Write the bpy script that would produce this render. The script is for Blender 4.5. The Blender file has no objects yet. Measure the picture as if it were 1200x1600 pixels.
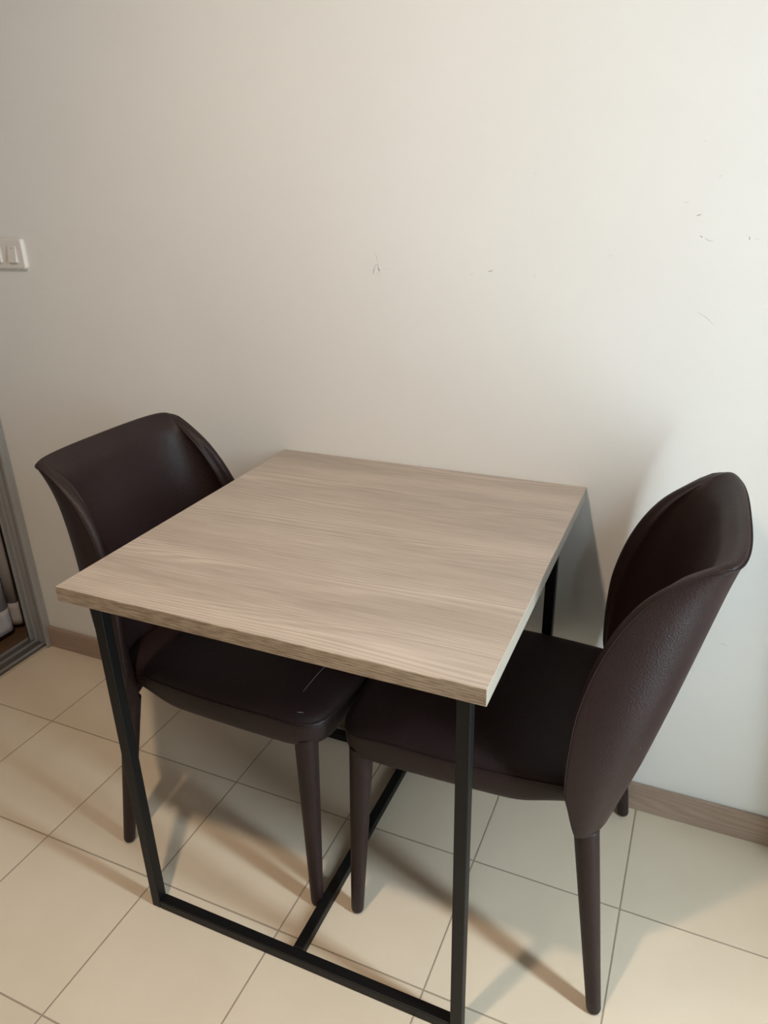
import bpy, bmesh, math, random
from mathutils import Vector, Matrix
random.seed(4)
SC = bpy.context.scene
COL = SC.collection
PI = math.pi

# ------------------------------------------------------------------ helpers
def obj(name, bm, mats, parent=None, smooth=False):
    me = bpy.data.meshes.new(name)
    bmesh.ops.recalc_face_normals(bm, faces=bm.faces)
    bm.to_mesh(me); bm.free()
    o = bpy.data.objects.new(name, me)
    COL.objects.link(o)
    for m in (mats if isinstance(mats, (list, tuple)) else [mats]):
        me.materials.append(m)
    if smooth:
        for p in me.polygons: p.use_smooth = True
    if parent: o.parent = parent
    return o

def thing(name, label, cat, loc=(0, 0, 0), rotz=0.0, group=None):
    o = bpy.data.objects.new(name, None); COL.objects.link(o)
    o.location = loc; o.rotation_euler = (0, 0, rotz); o.empty_display_size = .1
    return tag(o, label, cat, group)

def tag(o, label, cat, group=None):
    o['label'] = label; o['category'] = cat
    if group: o['group'] = group
    return o

def struct(name, bm, m, smooth=False, label=None):
    o = obj(name, bm, m, smooth=smooth); o['kind'] = 'structure'
    if label: o['label'] = label
    return o

def box(bm, a, b, mi=0):
    x0, y0, z0 = a; x1, y1, z1 = b
    v = [bm.verts.new(p) for p in ((x0,y0,z0),(x1,y0,z0),(x1,y1,z0),(x0,y1,z0),(x0,y0,z1),(x1,y0,z1),(x1,y1,z1),(x0,y1,z1))]
    for f in ((0,3,2,1),(4,5,6,7),(0,1,5,4),(1,2,6,5),(2,3,7,6),(3,0,4,7)):
        fc = bm.faces.new([v[i] for i in f]); fc.material_index = mi

def bevel(o, w, seg=2):
    m = o.modifiers.new('bevel', 'BEVEL'); m.width = w; m.segments = seg; m.limit_method = 'ANGLE'
    return o

def ring_lathe(bm, stations, n=24):
    """stations: (x, y, z, rx, ry) ellipses, closed at both ends"""
    rings = []
    for (x, y, z, rx, ry) in stations:
        rings.append([bm.verts.new((x+rx*math.cos(2*PI*i/n), y+ry*math.sin(2*PI*i/n), z)) for i in range(n)])
    for a, b in zip(rings, rings[1:]):
        for i in range(n): bm.faces.new((a[i], a[(i+1) % n], b[(i+1) % n], b[i]))
    bm.faces.new(rings[0]); bm.faces.new(rings[-1])

def tube(bm, pts, r, n=8, closed=False):
    rings = []
    N = len(pts)
    for i, p in enumerate(pts):
        if closed: d = pts[(i+1) % N]-pts[i-1]
        else: d = pts[min(i+1, N-1)]-pts[max(i-1, 0)]
        d.normalize()
        a = d.orthogonal() if i == 0 else (pa - d*pa.dot(d))
        a.normalize(); pa = a; b = d.cross(a)
        rings.append([bm.verts.new(p+a*r*math.cos(2*PI*k/n)+b*r*math.sin(2*PI*k/n)) for k in range(n)])
    for i in range(N-1 if not closed else N):
        A, B = rings[i], rings[(i+1) % N]
        for k in range(n): bm.faces.new((A[k], A[(k+1) % n], B[(k+1) % n], B[k]))
    if not closed: bm.faces.new(rings[0]); bm.faces.new(rings[-1])

def lerp_tab(tab, x):
    if x <= tab[0][0]: return tab[0][1]
    if x >= tab[-1][0]: return tab[-1][1]
    n = len(tab)
    for i in range(n-1):
        x0, y0 = tab[i]; x1, y1 = tab[i+1]
        if x <= x1:
            def sl(k):
                a = max(k-1, 0); b = min(k+1, n-1)
                return (tab[b][1]-tab[a][1])/(tab[b][0]-tab[a][0])
            h = x1-x0; t = (x-x0)/h
            return ((2*t**3-3*t*t+1)*y0+(t**3-2*t*t+t)*h*sl(i)+(-2*t**3+3*t*t)*y1+(t**3-t*t)*h*sl(i+1))
def sstep(a, b, x):
    t = min(max((x-a)/(b-a), 0), 1); return t*t*(3-2*t)

# ------------------------------------------------------------------ materials
def new_mat(name):
    m = bpy.data.materials.new(name); m.use_nodes = True
    nt = m.node_tree; b = nt.nodes['Principled BSDF']
    return m, nt, b
def N(nt, t, **kw):
    n = nt.nodes.new(t)
    for k, v in kw.items():
        if hasattr(n, k): setattr(n, k, v)
    return n
def srgb(r, g, b):
    f = lambda c: (c/255/12.92) if c/255 <= .04045 else ((c/255+.055)/1.055)**2.4
    return (f(r), f(g), f(b), 1)
def simple(name, col, rough=.5, metal=0.0, bump=0.0, bscale=200, vary=0.0, spec=.5):
    m, nt, b = new_mat(name)
    b.inputs['Roughness'].default_value = rough; b.inputs['Metallic'].default_value = metal
    b.inputs['Specular IOR Level'].default_value = spec
    tc = N(nt, 'ShaderNodeTexCoord')
    no = N(nt, 'ShaderNodeTexNoise'); no.inputs['Scale'].default_value = bscale; no.inputs['Detail'].default_value = 4
    nt.links.new(tc.outputs['Object'], no.inputs['Vector'])
    if bump:
        bu = N(nt, 'ShaderNodeBump'); bu.inputs['Strength'].default_value = bump; bu.inputs['Distance'].default_value = .001
        nt.links.new(no.outputs['Fac'], bu.inputs['Height']); nt.links.new(bu.outputs['Normal'], b.inputs['Normal'])
    n2 = N(nt, 'ShaderNodeTexNoise'); n2.inputs['Scale'].default_value = 6
    nt.links.new(tc.outputs['Object'], n2.inputs['Vector'])
    mx = N(nt, 'ShaderNodeMix', data_type='RGBA')
    mx.inputs['A'].default_value = col
    mx.inputs['B'].default_value = tuple(c*(1-vary) for c in col[:3])+(1,)
    nt.links.new(n2.outputs['Fac'], mx.inputs['Factor']); nt.links.new(mx.outputs['Result'], b.inputs['Base Color'])
    return m

M_WALL = simple('white_wall_paint', (.765, .755, .717, 1), .6, bump=.12, bscale=90, vary=.03)
M_CEIL = simple('ceiling_paint', (.62, .62, .61, 1), .8, vary=.02)
M_FAR = simple('darkened_unseen_wall_paint', (.40, .36, .32, 1), .8, vary=.02)  # unseen walls, kept dark to cut bounce light
M_SCUFF = simple('scuff_mark_grey', (.33, .31, .29, 1), .8)
M_SCUFFL = simple('scuff_mark_faint', (.60, .585, .56, 1), .8)
M_LEATHER = None
def leather(name, base, rough):
    m, nt, b = new_mat(name)
    b.inputs['Roughness'].default_value = rough
    b.inputs['Specular IOR Level'].default_value = .30
    tc = N(nt, 'ShaderNodeTexCoord')
    vo = N(nt, 'ShaderNodeTexVoronoi'); vo.inputs['Scale'].default_value = 420
    no = N(nt, 'ShaderNodeTexNoise'); no.inputs['Scale'].default_value = 280; no.inputs['Detail'].default_value = 6
    ad = N(nt, 'ShaderNodeMath', operation='ADD')
    bu = N(nt, 'ShaderNodeBump'); bu.inputs['Strength'].default_value = .45; bu.inputs['Distance'].default_value = .0008
    nt.links.new(tc.outputs['Object'], vo.inputs['Vector']); nt.links.new(tc.outputs['Object'], no.inputs['Vector'])
    nt.links.new(vo.outputs['Distance'], ad.inputs[0]); nt.links.new(no.outputs['Fac'], ad.inputs[1])
    nt.links.new(ad.outputs[0], bu.inputs['Height']); nt.links.new(bu.outputs['Normal'], b.inputs['Normal'])
    n2 = N(nt, 'ShaderNodeTexNoise'); n2.inputs['Scale'].default_value = 9; n2.inputs['Detail'].default_value = 3
    nt.links.new(tc.outputs['Object'], n2.inputs['Vector'])
    r = N(nt, 'ShaderNodeValToRGB')
    r.color_ramp.elements[0].position = .3; r.color_ramp.elements[0].color = tuple(c*.88 for c in base)+(1,)
    r.color_ramp.elements[1].position = .7; r.color_ramp.elements[1].color = tuple(c*1.1 for c in base)+(1,)
    nt.links.new(n2.outputs['Fac'], r.inputs['Fac']); nt.links.new(r.outputs['Color'], b.inputs['Base Color'])
    return m
M_LEATHER = leather('dark_brown_leather', (.0195, .0098, .0094), .47)
M_PIPING = leather('dark_brown_piping', (.014, .007, .0065), .6)
M_LINT = simple('pale_lint', (.45, .44, .42, 1), .8)
M_STEEL = simple('black_powder_coat', (.0030, .0030, .0032, 1), .5, bump=.15, bscale=500, vary=.1, spec=.3)
M_ALU = simple('brushed_aluminium', (.42, .43, .43, 1), .36, metal=.4, vary=.05)
M_ALUD = simple('dull_track_aluminium', (.13, .125, .115, 1), .5, metal=.3, vary=.1)
M_RUB = simple('black_rubber_seal', (.01, .01, .01, 1), .7)
M_SWITCH = simple('ivory_switch_plastic', (.70, .67, .62, 1), .3, vary=.02)
M_SWDOT = simple('switch_indicator', (.10, .09, .08, 1), .5)
M_CURT = simple('white_curtain_cloth', (.42, .40, .41, 1), .9, bump=.3, bscale=600, vary=.05)
M_HEM = simple('white_curtain_hem', (.60, .57, .58, 1), .9, bump=.3, bscale=600, vary=.05)
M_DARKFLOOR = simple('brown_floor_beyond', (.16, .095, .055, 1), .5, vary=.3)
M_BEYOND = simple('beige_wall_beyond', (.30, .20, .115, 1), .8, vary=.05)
M_SCREW = simple('screw_metal', (.5, .5, .5, 1), .3, metal=1)

def wood(name, light, dark, grain_axis='X', scale=1.0, contrast=1.0, rough=.45, fib=(9, 330), fk=.75):
    """fine straight laminate grain along an axis with cathedral swirls"""
    m, nt, b = new_mat(name)
    b.inputs['Roughness'].default_value = rough
    b.inputs['Specular IOR Level'].default_value = .35
    L = nt.links.new
    tc = N(nt, 'ShaderNodeTexCoord')
    mp = N(nt, 'ShaderNodeMapping')
    mp.inputs['Scale'].default_value = (1.1, 9, 9) if grain_axis == 'X' else (9, 1.1, 9)
    L(tc.outputs['Object'], mp.inputs['Vector'])
    # warp field (long wavy figure)
    w = N(nt, 'ShaderNodeTexNoise'); w.inputs['Scale'].default_value = .85; w.inputs['Detail'].default_value = 1.5
    w.inputs['Roughness'].default_value = .45
    L(mp.outputs['Vector'], w.inputs['Vector'])
    # growth-ring lines = sine of (cross-grain + warp)
    sx = N(nt, 'ShaderNodeSeparateXYZ'); L(tc.outputs['Object'], sx.inputs[0])
    cross = sx.outputs['Y'] if grain_axis == 'X' else sx.outputs['X']
    su = N(nt, 'ShaderNodeMath', operation='ADD'); L(cross, su.inputs[0]); L(sx.outputs['Z'], su.inputs[1])
    m1 = N(nt, 'ShaderNodeMath', operation='MULTIPLY'); L(su.outputs[0], m1.inputs[0]); m1.inputs[1].default_value = 760*scale
    m2 = N(nt, 'ShaderNodeMath', operation='MULTIPLY'); L(w.outputs['Fac'], m2.inputs[0]); m2.inputs[1].default_value = 170
    s = N(nt, 'ShaderNodeMath', operation='ADD'); L(m1.outputs[0], s.inputs[0]); L(m2.outputs[0], s.inputs[1])
    si = N(nt, 'ShaderNodeMath', operation='SINE'); L(s.outputs[0], si.inputs[0])
    # fine fibre noise
    mp2 = N(nt, 'ShaderNodeMapping')
    mp2.inputs['Scale'].default_value = (fib[0], fib[1], fib[1]) if grain_axis == 'X' else (fib[1], fib[0], fib[1])
    L(tc.outputs['Object'], mp2.inputs['Vector'])
    f = N(nt, 'ShaderNodeTexNoise'); f.inputs['Scale'].default_value = 1.6; f.inputs['Detail'].default_value = 3
    L(mp2.outputs['Vector'], f.inputs['Vector'])
    # broad tone
    mp3 = N(nt, 'ShaderNodeMapping')
    mp3.inputs['Scale'].default_value = (1.6, 11, 11) if grain_axis == 'X' else (11, 1.6, 11)
    L(tc.outputs['Object'], mp3.inputs['Vector'])
    g = N(nt, 'ShaderNodeTexNoise'); g.inputs['Scale'].default_value = 1.3; g.inputs['Detail'].default_value = 4
    L(mp3.outputs['Vector'], g.inputs['Vector'])
    # mask making rings stronger in some bands
    k = N(nt, 'ShaderNodeMapRange'); L(g.outputs['Fac'], k.inputs['Value'])
    k.inputs['From Min'].default_value = .38; k.inputs['From Max'].default_value = .62
    k.inputs['To Min'].default_value = .03; k.inputs['To Max'].default_value = .21
    r1 = N(nt, 'ShaderNodeMath', operation='MULTIPLY'); L(si.outputs[0], r1.inputs[0]); L(k.outputs[0], r1.inputs[1])
    f0 = N(nt, 'ShaderNodeMath', operation='SUBTRACT'); L(f.outputs['Fac'], f0.inputs[0]); f0.inputs[1].default_value = .5
    f1 = N(nt, 'ShaderNodeMath', operation='MULTIPLY'); L(f0.outputs[0], f1.inputs[0]); f1.inputs[1].default_value = fk
    g0 = N(nt, 'ShaderNodeMath', operation='SUBTRACT'); L(g.outputs['Fac'], g0.inputs[0]); g0.inputs[1].default_value = .5
    g1 = N(nt, 'ShaderNodeMath', operation='MULTIPLY'); L(g0.outputs[0], g1.inputs[0]); g1.inputs[1].default_value = 1.2
    a = N(nt, 'ShaderNodeMath', operation='ADD'); L(r1.outputs[0], a.inputs[0]); L(f1.outputs[0], a.inputs[1])
    c = N(nt, 'ShaderNodeMath', operation='ADD'); L(a.outputs[0], c.inputs[0]); L(g1.outputs[0], c.inputs[1])
    d = N(nt, 'ShaderNodeMath', operation='MULTIPLY_ADD'); L(c.outputs[0], d.inputs[0]); d.inputs[1].default_value = contrast; d.inputs[2].default_value = .5
    d.use_clamp = True
    mx = N(nt, 'ShaderNodeMix', data_type='RGBA'); mx.inputs['A'].default_value = dark; mx.inputs['B'].default_value = light
    L(d.outputs[0], mx.inputs['Factor']); L(mx.outputs['Result'], b.inputs['Base Color'])
    bu = N(nt, 'ShaderNodeBump'); bu.inputs['Strength'].default_value = .25; bu.inputs['Distance'].default_value = .0006
    L(a.outputs[0], bu.inputs['Height']); L(bu.outputs['Normal'], b.inputs['Normal'])
    return m
M_TOP = wood('greyed_oak_laminate', (.50, .42, .35, 1), (.275, .222, .178, 1), 'X', fib=(7, 260), fk=1.1)
M_TOPEDGE = wood('shaded_oak_edge_band', (.40, .325, .245, 1), (.19, .145, .100, 1), 'X', scale=1.6, contrast=1.5, fib=(28, 230), fk=1.6)  # same laminate with coarser grain; front-edge shade is put into its darker tone
M_ENDEDGE = wood('greyed_oak_end_band', (.42, .37, .31, 1), (.29, .25, .20, 1), 'Y', scale=1.2)
M_BASE = wood('brown_wood_skirting', (.42, .315, .245, 1), (.26, .18, .135, 1), 'X', scale=.9, contrast=1.1)

def tile_mat(x0, y0, s):
    m, nt, b = new_mat('cream_ceramic_tiles')
    L = nt.links.new
    tc = N(nt, 'ShaderNodeTexCoord'); sx = N(nt, 'ShaderNodeSeparateXYZ'); L(tc.outputs['Object'], sx.inputs[0])
    masks = []; ids = []
    for ax, o in (('X', x0), ('Y', y0)):
        a = N(nt, 'ShaderNodeMath', operation='SUBTRACT'); L(sx.outputs[ax], a.inputs[0]); a.inputs[1].default_value = o-60*s
        d = N(nt, 'ShaderNodeMath', operation='DIVIDE'); L(a.outputs[0], d.inputs[0]); d.inputs[1].default_value = s
        fr = N(nt, 'ShaderNodeMath', operation='FRACT'); L(d.outputs[0], fr.inputs[0])
        fl = N(nt, 'ShaderNodeMath', operation='FLOOR'); L(d.outputs[0], fl.inputs[0]); ids.append(fl)
        c = N(nt, 'ShaderNodeMath', operation='SUBTRACT'); L(fr.outputs[0], c.inputs[0]); c.inputs[1].default_value = .5
        ab = N(nt, 'ShaderNodeMath', operation='ABSOLUTE'); L(c.outputs[0], ab.inputs[0])
        mr = N(nt, 'ShaderNodeMapRange'); L(ab.outputs[0], mr.inputs['Value'])
        mr.inputs['From Min'].default_value = .5-.0068; mr.inputs['From Max'].default_value = .5-.0034
        masks.append(mr)
    mxm = N(nt, 'ShaderNodeMath', operation='MAXIMUM'); L(masks[0].outputs[0], mxm.inputs[0]); L(masks[1].outputs[0], mxm.inputs[1])
    cb = N(nt, 'ShaderNodeCombineXYZ'); L(ids[0].outputs[0], cb.inputs[0]); L(ids[1].outputs[0], cb.inputs[1])
    wn = N(nt, 'ShaderNodeTexWhiteNoise', noise_dimensions='3D'); L(cb.outputs[0], wn.inputs['Vector'])
    no = N(nt, 'ShaderNodeTexNoise'); no.inputs['Scale'].default_value = 7; no.inputs['Detail'].default_value = 6
    L(tc.outputs['Object'], no.inputs['Vector'])
    ad = N(nt, 'ShaderNodeMath', operation='MULTIPLY_ADD'); L(wn.outputs['Value'], ad.inputs[0]); ad.inputs[1].default_value = .35; L(no.outputs['Fac'], ad.inputs[2])
    r = N(nt, 'ShaderNodeValToRGB')
    r.color_ramp.elements[0].position = .35; r.color_ramp.elements[0].color = (.65, .548, .415, 1)
    r.color_ramp.elements[1].position = 1.0; r.color_ramp.elements[1].color = (.71, .608, .470, 1)
    L(ad.outputs[0], r.inputs['Fac'])
    mx = N(nt, 'ShaderNodeMix', data_type='RGBA'); L(mxm.outputs[0], mx.inputs['Factor']); L(r.outputs['Color'], mx.inputs['A'])
    mx.inputs['B'].default_value = (.34, .275, .20, 1)
    L(mx.outputs['Result'], b.inputs['Base Color'])
    inv = N(nt, 'ShaderNodeMath', operation='SUBTRACT'); inv.inputs[0].default_value = 1; L(mxm.outputs[0], inv.inputs[1])
    bu = N(nt, 'ShaderNodeBump'); bu.inputs['Strength'].default_value = .6; bu.inputs['Distance'].default_value = .001
    L(inv.outputs[0], bu.inputs['Height']); L(bu.outputs['Normal'], b.inputs['Normal'])
    ro = N(nt, 'ShaderNodeMix', data_type='FLOAT'); L(mxm.outputs[0], ro.inputs['Factor'])
    ro.inputs['A'].default_value = .34; ro.inputs['B'].default_value = .8
    L(ro.outputs['Result'], b.inputs['Roughness'])
    b.inputs['Specular IOR Level'].default_value = .45
    return m
M_TILE = tile_mat(-.7638, -.2869, .30)

# ------------------------------------------------------------------ room shell
XR, XL, YF, H = 1.60, -1.165, -3.3, 2.42
bm = bmesh.new(); box(bm, (XL, YF-.1, -.06), (XR+.1, .1, 0)); struct('floor', bm, M_TILE)
bm = bmesh.new(); box(bm, (-2.4, YF-.1, H), (XR+.1, .35, H+.06)); struct('ceiling', bm, M_CEIL)

def ribbon(bm, pts, wid, y, mi):
    P = [Vector((p[0], 0, p[1])) for p in pts]
    prev = None
    for i, p in enumerate(P):
        d = (P[min(i+1, len(P)-1)]-P[max(i-1, 0)]).normalized()
        n = Vector((-d.z, 0, d.x))*wid*.5*(.4 if i in (0, len(P)-1) else 1)
        a = bm.verts.new((p.x+n.x, y, p.z+n.z)); b = bm.verts.new((p.x-n.x, y, p.z-n.z))
        if prev:
            f = bm.faces.new((prev[0], a, b, prev[1])); f.material_index = mi
        prev = (a, b)
bm = bmesh.new(); box(bm, (-1.062, 0, 0), (XR, .1, H))
YW = -.0004
for pts, w_, mi in (
    ([(.108, 1.158), (.110, 1.168), (.115, 1.176), (.119, 1.178), (.120, 1.170), (.123, 1.164)], .0020, 2),
    ([(.109, 1.160), (.111, 1.168)], .0022, 1),
    ([(.120, 1.170), (.1225, 1.165)], .0028, 1),
    ([(.119, 1.180), (.117, 1.192), (.113, 1.199)], .0014, 2),
    ([(.116, 1.161), (.123, 1.154)], .0018, 2),
    ([(.131, 1.167), (.137, 1.169)], .0016, 2),
    ([(.309, 1.161), (.316, 1.164)], .0022, 2),
    ([(.345, 1.1675), (.353, 1.1695)], .0034, 1),
    ([(.431, 1.158), (.433, 1.163)], .0018, 2),
    ([(.560, 1.197), (.566, 1.198)], .0016, 2),
    ([(.672, 1.282), (.679, 1.281)], .0022, 2),
    ([(.694, 1.261), (.700, 1.263)], .0034, 1),
    ([(.703, 1.230), (.707, 1.228)], .0034, 1),
    ([(.710, 1.227), (.717, 1.223), (.724, 1.222)], .0022, 2),
    ([(.716, 1.108), (.730, 1.100), (.744, 1.088)], .0016, 2),
    ([(.719, 1.318), (.723, 1.321)], .0024, 2),
    ([(.690, 1.3705), (.692, 1.3715)], .0026, 2),
    ([(.777, 1.229), (.778, 1.224)], .0030, 1),
    ([(.786, 1.226), (.792, 1.225)], .0018, 2),
    ([(.420, 1.330), (.425, 1.333)], .0016, 2),
    ([(.800, .610), (.803, .617)], .004, 2), ([(.806, .608), (.810, .616)], .003, 2),
    ([(.845, .470), (.857, .468)], .003, 2),
    ):
    ribbon(bm, pts, w_, YW, mi)
struct('wall_back', bm, [M_WALL, M_SCUFF, M_SCUFFL])

# right wall with an unseen tall slot narrowed to sharpen the daylight shadows, front wall, left wall beyond the sliding door
WY0, WY1, WZ0, WZ1 = -.86, -.73, .30, 2.05
bm = bmesh.new()
box(bm, (XR, WY1, 0), (XR+.1, .1, H)); box(bm, (XR, YF, 0), (XR+.1, WY0, H))
box(bm, (XR, WY0, 0), (XR+.1, WY1, WZ0)); box(bm, (XR, WY0, WZ1), (XR+.1, WY1, H))
struct('wall_right', bm, M_WALL)
bm = bmesh.new(); box(bm, (-2.4, YF-.1, 0), (XR+.1, YF, H)); struct('wall_front', bm, M_FAR)
bm = bmesh.new(); box(bm, (-1.165, YF, 0), (-1.065, -1.25, H)); box(bm, (-1.165, -1.25, 2.1), (-1.065, 0, H)); struct('wall_left', bm, M_FAR)
# space beyond the sliding door
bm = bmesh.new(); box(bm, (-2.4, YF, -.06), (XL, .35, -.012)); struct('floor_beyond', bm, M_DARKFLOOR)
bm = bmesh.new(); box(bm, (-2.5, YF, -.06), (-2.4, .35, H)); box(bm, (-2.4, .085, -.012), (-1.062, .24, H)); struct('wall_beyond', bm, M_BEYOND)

# skirting
bm = bmesh.new(); box(bm, (-1.058, -.012, 0), (XR, -.0005, .071))
bevel(struct('baseboard_back', bm, M_BASE), .0015)

# ------------------------------------------------------------------ sliding door frame
bm = bmesh.new()
# floor track: base plate and upstanding rails running away from the back wall
box(bm, (-1.160, -1.25, 0), (-1.0705, -.001, .004))
box(bm, (-1.0725, -1.25, .004), (-1.0705, -.001, .006))
for x in (-1.1470, -1.1140, -1.0780):
    box(bm, (x, -1.25, .004), (x+.0022, -.001, .012), 1)
frame = struct('door_1', bm, [M_ALUD, M_ALU], label='grey aluminium sliding door frame with grooved floor track')
bm = bmesh.new()
box(bm, (-1.134, -.012, .004), (-1.052, -.0005, 2.1))
for x, w, d in ((-1.058, .006, .026), (-1.086, .003, .018), (-1.112, .004, .018), (-1.134, .005, .022)):
    box(bm, (x, -d, .004), (x+w, -.012, 2.1))
j = obj('door_jamb', bm, M_ALU, frame); bevel(j, .0012)
bm = bmesh.new(); box(bm, (-1.140, -.020, .004), (-1.1345, .004, 2.1)); obj('rubber_seal', bm, M_RUB, frame)
bm = bmesh.new(); box(bm, (-1.145, -.016, .004), (-1.1405, .004, 2.1)); obj('seal_lip', bm, M_ALU, frame)

# ------------------------------------------------------------------ curtain beyond
def curtain_sheet(z0, z1, th, ys, nz=14, grow=0):
    bm = bmesh.new(); n = 240
    def P(i, z, off):
        t = i/n; y = ys[0]+(ys[1]-ys[0])*t
        X = [(-.75, -1.262), (-.60, -1.238), (-.45, -1.268), (-.30, -1.236), (-.20, -1.262), (-.10, -1.238), (-.03, -1.234), (.004, -1.238), (.018, -1.268), (.032, -1.244), (.042, -1.236), (.052, -1.250), (.060, -1.275)]
        x = lerp_tab(X, y)
        dx = (lerp_tab(X, y+.001)-lerp_tab(X, y-.001))/.002
        nrm = Vector((1, -dx, 0)).normalized()
        return Vector((x, y, z))+nrm*off
    F = [[bm.verts.new(P(i, z0+(z1-z0)*k/nz, th/2+grow)) for i in range(n+1)] for k in range(nz+1)]
    B = [[bm.verts.new(P(i, z0+(z1-z0)*k/nz, -th/2-grow)) for i in range(n+1)] for k in range(nz+1)]
    for k in range(nz):
        for i in range(n):
            bm.faces.new((F[k][i], F[k][i+1], F[k+1][i+1], F[k+1][i])); bm.faces.new((B[k][i], B[k+1][i], B[k+1][i+1], B[k][i+1]))
    for i in range(n):
        bm.faces.new((F[0][i], B[0][i], B[0][i+1], F[0][i+1])); bm.faces.new((F[nz][i], F[nz][i+1], B[nz][i+1], B[nz][i]))
    for k in range(nz):
        bm.faces.new((F[k][0], F[k+1][0], B[k+1][0], B[k][0])); bm.faces.new((F[k][n], B[k][n], B[k+1][n], F[k+1][n]))
    return bm
ct = thing('curtain', 'pale grey-white curtain hanging beyond the aluminium sliding door frame, hem just off the floor', 'curtain', (0, 0, 0))
obj('curtain_cloth', curtain_sheet(.09, 2.1, .003, (-.75, .060)), M_CURT, ct, True)
obj('hem', curtain_sheet(.012, .092, .004, (-.75, .060), 4, .001), M_HEM, ct, True)

m, nt, b_ = new_mat('daylight_dimming_sheer')
out_ = nt.nodes['Material Output']; tr = N(nt, 'ShaderNodeBsdfTransparent'); tl = N(nt, 'ShaderNodeBsdfTranslucent'); mxs = N(nt, 'ShaderNodeMixShader')
tl.inputs['Color'].default_value = (.8, .8, .8, 1); mxs.inputs[0].default_value = .55
nt.links.new(tr.outputs[0], mxs.inputs[1]); nt.links.new(tl.outputs[0], mxs.inputs[2]); nt.links.new(mxs.outputs[0], out_.inputs['Surface'])
bm = bmesh.new(); nn = 60; prev = None  # unseen drape, added to dim a strip of the back wall
for k in range(21):
    z = .03+2.2*k/20; row = []
    y1 = -.25-.075*k/20*2.2
    for i in range(nn+1):
        t = i/nn; row.append(bm.verts.new((1.20+.012*math.sin(t*2*PI*7), -.03+(y1+.03)*t, z)))
    if prev:
        for i in range(nn): bm.faces.new((prev[i], prev[i+1], row[i+1], row[i]))
    prev = row
so = obj('added_dimming_drape', bm, m, None, True); tag(so, 'added sheer drape, out of view, dimming daylight on the right end of the wall', 'curtain')
so.modifiers.new('t', 'SOLIDIFY').thickness = .0008

# ------------------------------------------------------------------ light switch
sw = thing('light_switch', 'ivory two-gang light switch plate with rounded corners on the white wall', 'light switch', (-.884, 0, 1.152))
def round_rect_plate(x0, x1, z0, z1, r, ys, ins):
    bm = bmesh.new(); rings = []
    for y, s in zip(ys, ins):
        ring = []
        for cx, cz, a0 in ((x1-r, z1-r, 0), (x0+r, z1-r, 90), (x0+r, z0+r, 180), (x1-r, z0+r, 270)):
            for k in range(7):
                a = math.radians(a0+k*15)
                ring.append(bm.verts.new((cx+(r-s)*math.cos(a), y, cz+(r-s)*math.sin(a))))
        rings.append(ring)
    n = len(rings[0])
    for a, b in zip(rings, rings[1:]):
        for i in range(n): bm.faces.new((a[i], a[(i+1) % n], b[(i+1) % n], b[i]))
    bm.faces.new(rings[0]); bm.faces.new(rings[-1])
    return bm
p = obj('switch_plate', round_rect_plate(-.060, .060, 0, .072, .008, (0, -.006, -.0085, -.010), (0, 0, .0012, .004)), M_SWITCH, sw)
for cx in (-.0265, .0255):
    bm = bmesh.new()
    vs = [(-.013, .016), (.013, .016), (.013, .056), (-.013, .056)]
    x0, x1, z0, z1 = cx-.0135, cx+.0135, .0165, .0555
    v = [bm.verts.new(q) for q in ((x0, -.0095, z0), (x1, -.0095, z0), (x1, -.0095, z1), (x0, -.0095, z1),
                                   (x0, -.0165, z0), (x1, -.0165, z0), (x1, -.0115, z1), (x0, -.0115, z1))]
    for f in ((0,3,2,1),(4,5,6,7),(0,1,5,4),(1,2,6,5),(2,3,7,6),(3,0,4,7)): bm.faces.new([v[i] for i in f])
    rk = obj('rocker', bm, M_SWITCH, sw); bevel(rk, .0008)
    bm = bmesh.new(); bmesh.ops.create_icosphere(bm, subdivisions=2, radius=.0013, matrix=Matrix.Translation((cx+.001, -.0120, .0500)))
    obj('indicator_dot', bm, M_SWDOT, rk)

# ------------------------------------------------------------------ table
TX0, TX1, TY0, TY1, TZ = -.1264, .5598, -.6951, -.0015, .7648
T = thing('dining_table', 'square dining table with pale oak laminate top and black square-tube steel frame against the wall', 'table', ((TX0+TX1)/2, -.348, 0))
ox, oy = (TX0+TX1)/2, -.348
def tp(x, y, z): return (x-ox, y-oy, z)
bm = bmesh.new(); box(bm, tp(TX0, TY0, TZ-.0255), tp(TX1, TY1, TZ))
bm.faces.ensure_lookup_table()
for f in bm.faces:
    n = f.normal if f.normal.length else None
    f.normal_update()
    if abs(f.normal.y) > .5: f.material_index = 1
    if abs(f.normal.x) > .5: f.material_index = 2
top = obj('tabletop', bm, [M_TOP, M_TOPEDGE, M_ENDEDGE], T); bevel(top, .0008, 1)
s_ = .0205
FX0, FX1, FY0, FY1, FZ = -.1280, .5232, -.6365, -.040, TZ-.0256
for (x, y) in ((FX0, FY0), (FX1-s_, FY0), (FX1-s_, FY1-s_), (FX0, FY1-s_)):
    bm = bmesh.new(); box(bm, tp(x, y, .0), tp(x+s_, y+s_, FZ)); bevel(obj('leg', bm, M_STEEL, T), .0018)
for y in (FY0, FY1-s_):
    bm = bmesh.new(); box(bm, tp(FX0+s_, y, 0), tp(FX1-s_, y+s_, s_)); bevel(obj('floor_rail', bm, M_STEEL, T), .0018)
    bm = bmesh.new(); box(bm, tp(FX0+s_, y, FZ-s_), tp(FX1-s_, y+s_, FZ)); bevel(obj('top_rail', bm, M_STEEL, T), .0018)
xm = (FX0+FX1)/2
bm = bmesh.new(); box(bm, tp(xm-s_/2, FY0+s_, 0), tp(xm+s_/2, FY1-s_, s_)); bevel(obj('stretcher', bm, M_STEEL, T), .0018)
bm = bmesh.new()
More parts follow.
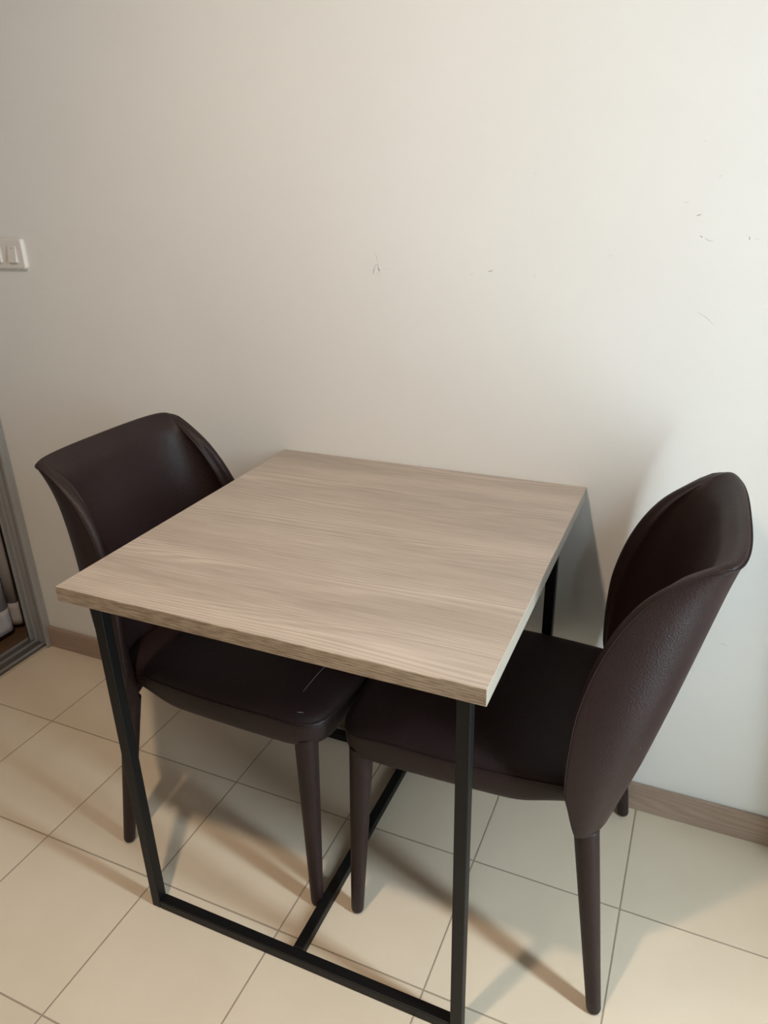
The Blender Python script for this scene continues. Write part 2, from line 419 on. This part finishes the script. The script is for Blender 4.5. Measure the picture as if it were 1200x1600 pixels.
ring_lathe(bm, [(.225, -.310, FZ-.016, .0018, .0018), (.225, -.310, FZ, .0018, .0018)], 10)
ring_lathe(bm, [(.225, -.310, FZ-.018, .004, .004), (.225, -.310, FZ-.016, .004, .004)], 10)
obj('screw', bm, M_SCREW, T)

# ------------------------------------------------------------------ chairs
XB = [(.36, -.220), (.42, -.242), (.488, -.264), (.639, -.304), (.817, -.345), (.87, -.353)]
XRM = [(.36, -.164), (.40, -.154), (.463, -.148), (.538, -.148), (.619, -.156), (.713, -.184), (.785, -.225), (.830, -.272), (.852, -.305), (.875, -.335)]
WID = [(.36, .229), (.42, .234), (.50, .237), (.60, .230), (.70, .214), (.78, .202), (.86, .192)]
def shell_outer(a, z):
    s, c = math.sin(a), max(math.cos(a), 0)
    xb, xr, w = lerp_tab(XB, z), lerp_tab(XRM, z), lerp_tab(WID, z)
    n = 2.9
    r = (c**n+abs(s)**n)**(-1/n)
    return Vector((xr+(xb-xr)*r*c, w*r*s, z))
def shell_pt(a, v):
    t = abs(a)/(PI/2)
    zb = .404-.033*sstep(.28, .50, t)+.077*sstep(.91, 1., t)
    zt = .856-.003*t**2-.005*t**8
    return shell_outer(a, zb+(zt-zb)*v)
def make_backrest(parent):
    NA, NV = 80, 34
    A = [(-1+2*i/NA)*PI/2 for i in range(NA+1)]
    V = [j/NV for j in range(NV+1)]
    O = [[shell_pt(a, v) for a in A] for v in V]
    I = []; E = []
    for j, v in enumerate(V):
        row = []
        for i, a in enumerate(A):
            n = Vector((math.cos(a)/.11, -math.sin(a)/.21, 1.6*math.cos(a))).normalized()
            ea = 1-abs(2*i/NA-1); ev = 1-v
            e = min(sstep(0, .13, ea), sstep(0, .07, ev))
            t = .019+.014*e
            row.append(O[j][i]+n*t)
        I.append(row)
    bm = bmesh.new()
    vo = [[bm.verts.new(p) for p in r] for r in O]
    vi = [[bm.verts.new(p) for p in r] for r in I]
    for j in range(NV):
        for i in range(NA):
            bm.faces.new((vo[j][i], vo[j][i+1], vo[j+1][i+1], vo[j+1][i])); bm.faces.new((vi[j][i], vi[j+1][i], vi[j+1][i+1], vi[j][i+1]))
    # rim loop with rounded bulge
    loop = [(j, 0) for j in range(NV)]+[(NV, i) for i in range(NA)]+[(j, NA) for j in range(NV, 0, -1)]+[(0, i) for i in range(NA, 0, -1)]
    mids = []
    for k, (j, i) in enumerate(loop):
        o, n_ = O[j][i], I[j][i]
        out = Vector((0, 0, 0))
        if j == NV: out += (O[NV][i]-O[NV-1][i]).normalized()
        if j == 0: out += (O[0][i]-O[1][i]).normalized()*.3
        if i == 0: out += (O[j][0]-O[j][1]).normalized()
        if i == NA: out += (O[j][NA]-O[j][NA-1]).normalized()
        if out.length > 1: out.normalize()
        mids.append([bm.verts.new(o.lerp(n_, f)+out*h) for f, h in ((.22, .0048), (.5, .0065), (.78, .0048))])
    K = len(loop)
    for k in range(K):
        j0, i0 = loop[k]; j1, i1 = loop[(k+1) % K]
        c0 = [vo[j0][i0]]+mids[k]+[vi[j0][i0]]; c1 = [vo[j1][i1]]+mids[(k+1) % K]+[vi[j1][i1]]
        for q in range(4): bm.faces.new((c0[q], c0[q+1], c1[q+1], c1[q]))
    bk = obj('backrest', bm, M_LEATHER, parent, True)
    m = bk.modifiers.new('s', 'SUBSURF'); m.levels = 1; m.render_levels = 1
    # piping seam where the outer shell meets the rim
    path = [O[j][0] for j in range(1, NV)]+[O[NV][i] for i in range(NA+1)]+[O[j][NA] for j in range(NV-1, 0, -1)]
    pts = []
    for k, pnt in enumerate(path): pts.append(Vector(pnt))
    bm = bmesh.new(); tube(bm, pts, .0013, 8)
    obj('piping', bm, M_PIPING, bk, True)
    return bk
def seat_outline(k=7):
    """rounded trapezoid, counter-clockwise"""
    P = [(.252, -.200, .055), (.252, .200, .055), (-.228, .190, .03), (-.228, -.190, .03)]
    side = lambda a, b: (Vector(b)-Vector(a))
    pts = []
    n = len(P)
    for i in range(n):
        p0 = Vector(P[i-1][:2]); p1 = Vector(P[i][:2]); p2 = Vector(P[(i+1) % n][:2]); r = P[i][2]
        d0 = (p0-p1).normalized(); d1 = (p2-p1).normalized()
        a = p1+d0*r; b = p1+d1*r
        for q in range(k+1):
            t = q/k; pts.append(a*(1-t)**2+p1*2*t*(1-t)+b*t*t)
    # resample + bulge sides
    out = []
    for i in range(len(pts)):
        a = pts[i]; b = pts[(i+1) % len(pts)]; L = (b-a).length; m = max(1, int(L/.02))
        for q in range(m): out.append(a.lerp(b, q/m))
    res = []
    for p in out:
        y = p.y; x = p.x
        if abs(y) > .1: y += math.copysign(.018*max(0, 1-((x-.02)/.24)**2), y)*min(1, (abs(y)-.1)/.08)
        if x > .2: x += .012*(1-(y/.22)**2)
        res.append(Vector((x, y)))
    return res
def make_seat(parent, lint=False):
    out = seat_outline(); bm = bmesh.new(); n = len(out)
    rings = []
    prof = [(.385, .90, 0), (.385, .965, 1), (.391, .990, 1), (.400, 1.0, 1), (.418, 1.004, .6), (.438, 1.0, 0), (.447, .990, 0), (.453, .972, 0), (.459, .94, 0), (.467, .86, 0), (.473, .70, 0), (.477, .45, 0), (.478, .18, 0)]
    for z, s, arch in prof:
        ring = []
        for p in out:
            dz = arch*(.006*max(0, 1-((p.x-.02)/.17)**2)+.026*sstep(-.06, -.17, p.x))
            dz2 = -.012*sstep(.14, .26, p.x) if z > .44 else 0
            ring.append(bm.verts.new((p.x*s+.01*(1-s), p.y*s, z+dz+dz2*(1 if s > .5 else .3))))
        rings.append(ring)
    for a, b in zip(rings, rings[1:]):
        for i in range(n): bm.faces.new((a[i], a[(i+1) % n], b[(i+1) % n], b[i]))
    bm.faces.new(rings[0]); bm.faces.new(rings[-1])
    if lint:
        def strip(pts, w, z):
            prev = None
            for (x, y) in pts:
                a = bm.verts.new((x-w, y-w, z)); b = bm.verts.new((x+w, y+w, z))
                if prev:
                    f = bm.faces.new((prev[0], prev[1], b, a)); f.material_index = 1
                prev = (a, b)
        for L_ in lint: strip(*L_)
    st = obj('seat', bm, [M_LEATHER, M_LINT], parent, True)
    m = st.modifiers.new('s', 'SUBSURF'); m.levels = 1; m.render_levels = 1
    # seam running round the cushion just under its top edge
    pts = [Vector((p.x*.997+.00003, p.y*.997, .4435-.012*sstep(.14, .26, p.x))) for p in out]
    bm = bmesh.new(); tube(bm, pts, .0013, 8, closed=True)
    obj('piping', bm, M_PIPING, st, True)
    return st
def chair_leg(parent, top, foot, r0, r1, ztop):
    bm = bmesh.new(); S = []
    for t in [0, .0025, .02]+[i/14 for i in range(1, 15)]:
        z = ztop+(0.010-ztop)*t
        r = r0+(r1-r0)*t
        S.append((top[0]+(foot[0]-top[0])*t, top[1]+(foot[1]-top[1])*t, z, r, r))
    S += [(foot[0], foot[1], .005, r1*.93, r1*.93), (foot[0], foot[1], .0015, r1*.72, r1*.72), (foot[0], foot[1], 0, r1*.4, r1*.4)]
    ring_lathe(bm, S, 24)
    return obj('leg', bm, M_LEATHER, parent, True)
def make_chair(name, label, loc, rz, lint=False):
    t = thing(name, label, 'chair', loc, rz, 'dining chairs at the table')
    make_seat(t, lint); make_backrest(t)
    for s in (-1, 1):
        chair_leg(t, (.217, s*.181), (.229, s*.207), .0225, .0125, .400)
        chair_leg(t, (-.183, s*.201), (-.231, s*.235), .0208, .0125, .376)
    return t
make_chair('dining_chair', 'dark brown leather dining chair on the right side of the oak-topped table',
           (.484, -.276, 0), PI+math.radians(1.2))
make_chair('dining_chair', 'dark brown leather dining chair on the left of the table, nearer the sliding door',
           (-.049, -.293, 0), math.radians(-.8),
           lint=[([(.125, -.165), (.133, -.162)], .0012, .4665), ([(.195, -.150), (.192, -.09), (.196, -.03)], .0005, .4640), ([(.205, -.187), (.219, -.184)], .0014, .4525)])
chairs = [o for o in COL.objects if o.name.startswith('dining_chair')]

# ------------------------------------------------------------------ light
def area(name, loc, rot, sx, sy, power, col, shape='RECTANGLE', spread=PI):
    l = bpy.data.lights.new(name, 'AREA'); l.shape = shape; l.size = sx; l.size_y = sy; l.energy = power; l.color = col; l.spread = spread
    o = bpy.data.objects.new(name, l); COL.objects.link(o); o.location = loc; o.rotation_euler = rot
    return o
# warm ceiling downlight
area('ceiling_downlight', (.20, -1.27, 2.26), (0, 0, 0), .075, .075, 15.2, (1.0, .765, .57), 'DISK')
# daylight behind the tall opening in the right wall
area('window_daylight', (XR+.08, (WY0+WY1)/2, (WZ0+WZ1)/2), (0, math.radians(90), 0), WZ1-WZ0, WY1-WY0, 31, (.74, .90, 1.0))
w = bpy.data.worlds.new('world'); SC.world = w; w.use_nodes = True
w.node_tree.nodes['Background'].inputs['Color'].default_value = (.7, .8, .9, 1)
w.node_tree.nodes['Background'].inputs['Strength'].default_value = .5

# ------------------------------------------------------------------ camera
f, cx, cy, cz, p, yaw, roll = 1151.98, .7464, -1.3965, 1.3109, .4113, -.4222, -.0249
sy_, cy_, cp, sp = math.sin(yaw), math.cos(yaw), math.cos(p), math.sin(p)
fwd = Vector((sy_*cp, cy_*cp, -sp)); right = Vector((cy_, -sy_, 0)); up = right.cross(fwd)
r = right*math.cos(roll)+up*math.sin(roll); u = -right*math.sin(roll)+up*math.cos(roll)
cam = bpy.data.cameras.new('camera'); co = bpy.data.objects.new('camera', cam); COL.objects.link(co)
Mx = Matrix((r, u, -fwd)).transposed().to_4x4(); Mx.translation = (cx, cy, cz)
co.matrix_world = Mx
cam.sensor_fit = 'VERTICAL'; cam.sensor_height = 36; cam.lens = f/1600*36; cam.clip_start = .02
SC.camera = co
vs = SC.view_settings
vs.view_transform = 'Standard'; vs.look = 'None'; vs.gamma = 1; vs.use_curve_mapping = False; vs.exposure = 0.33
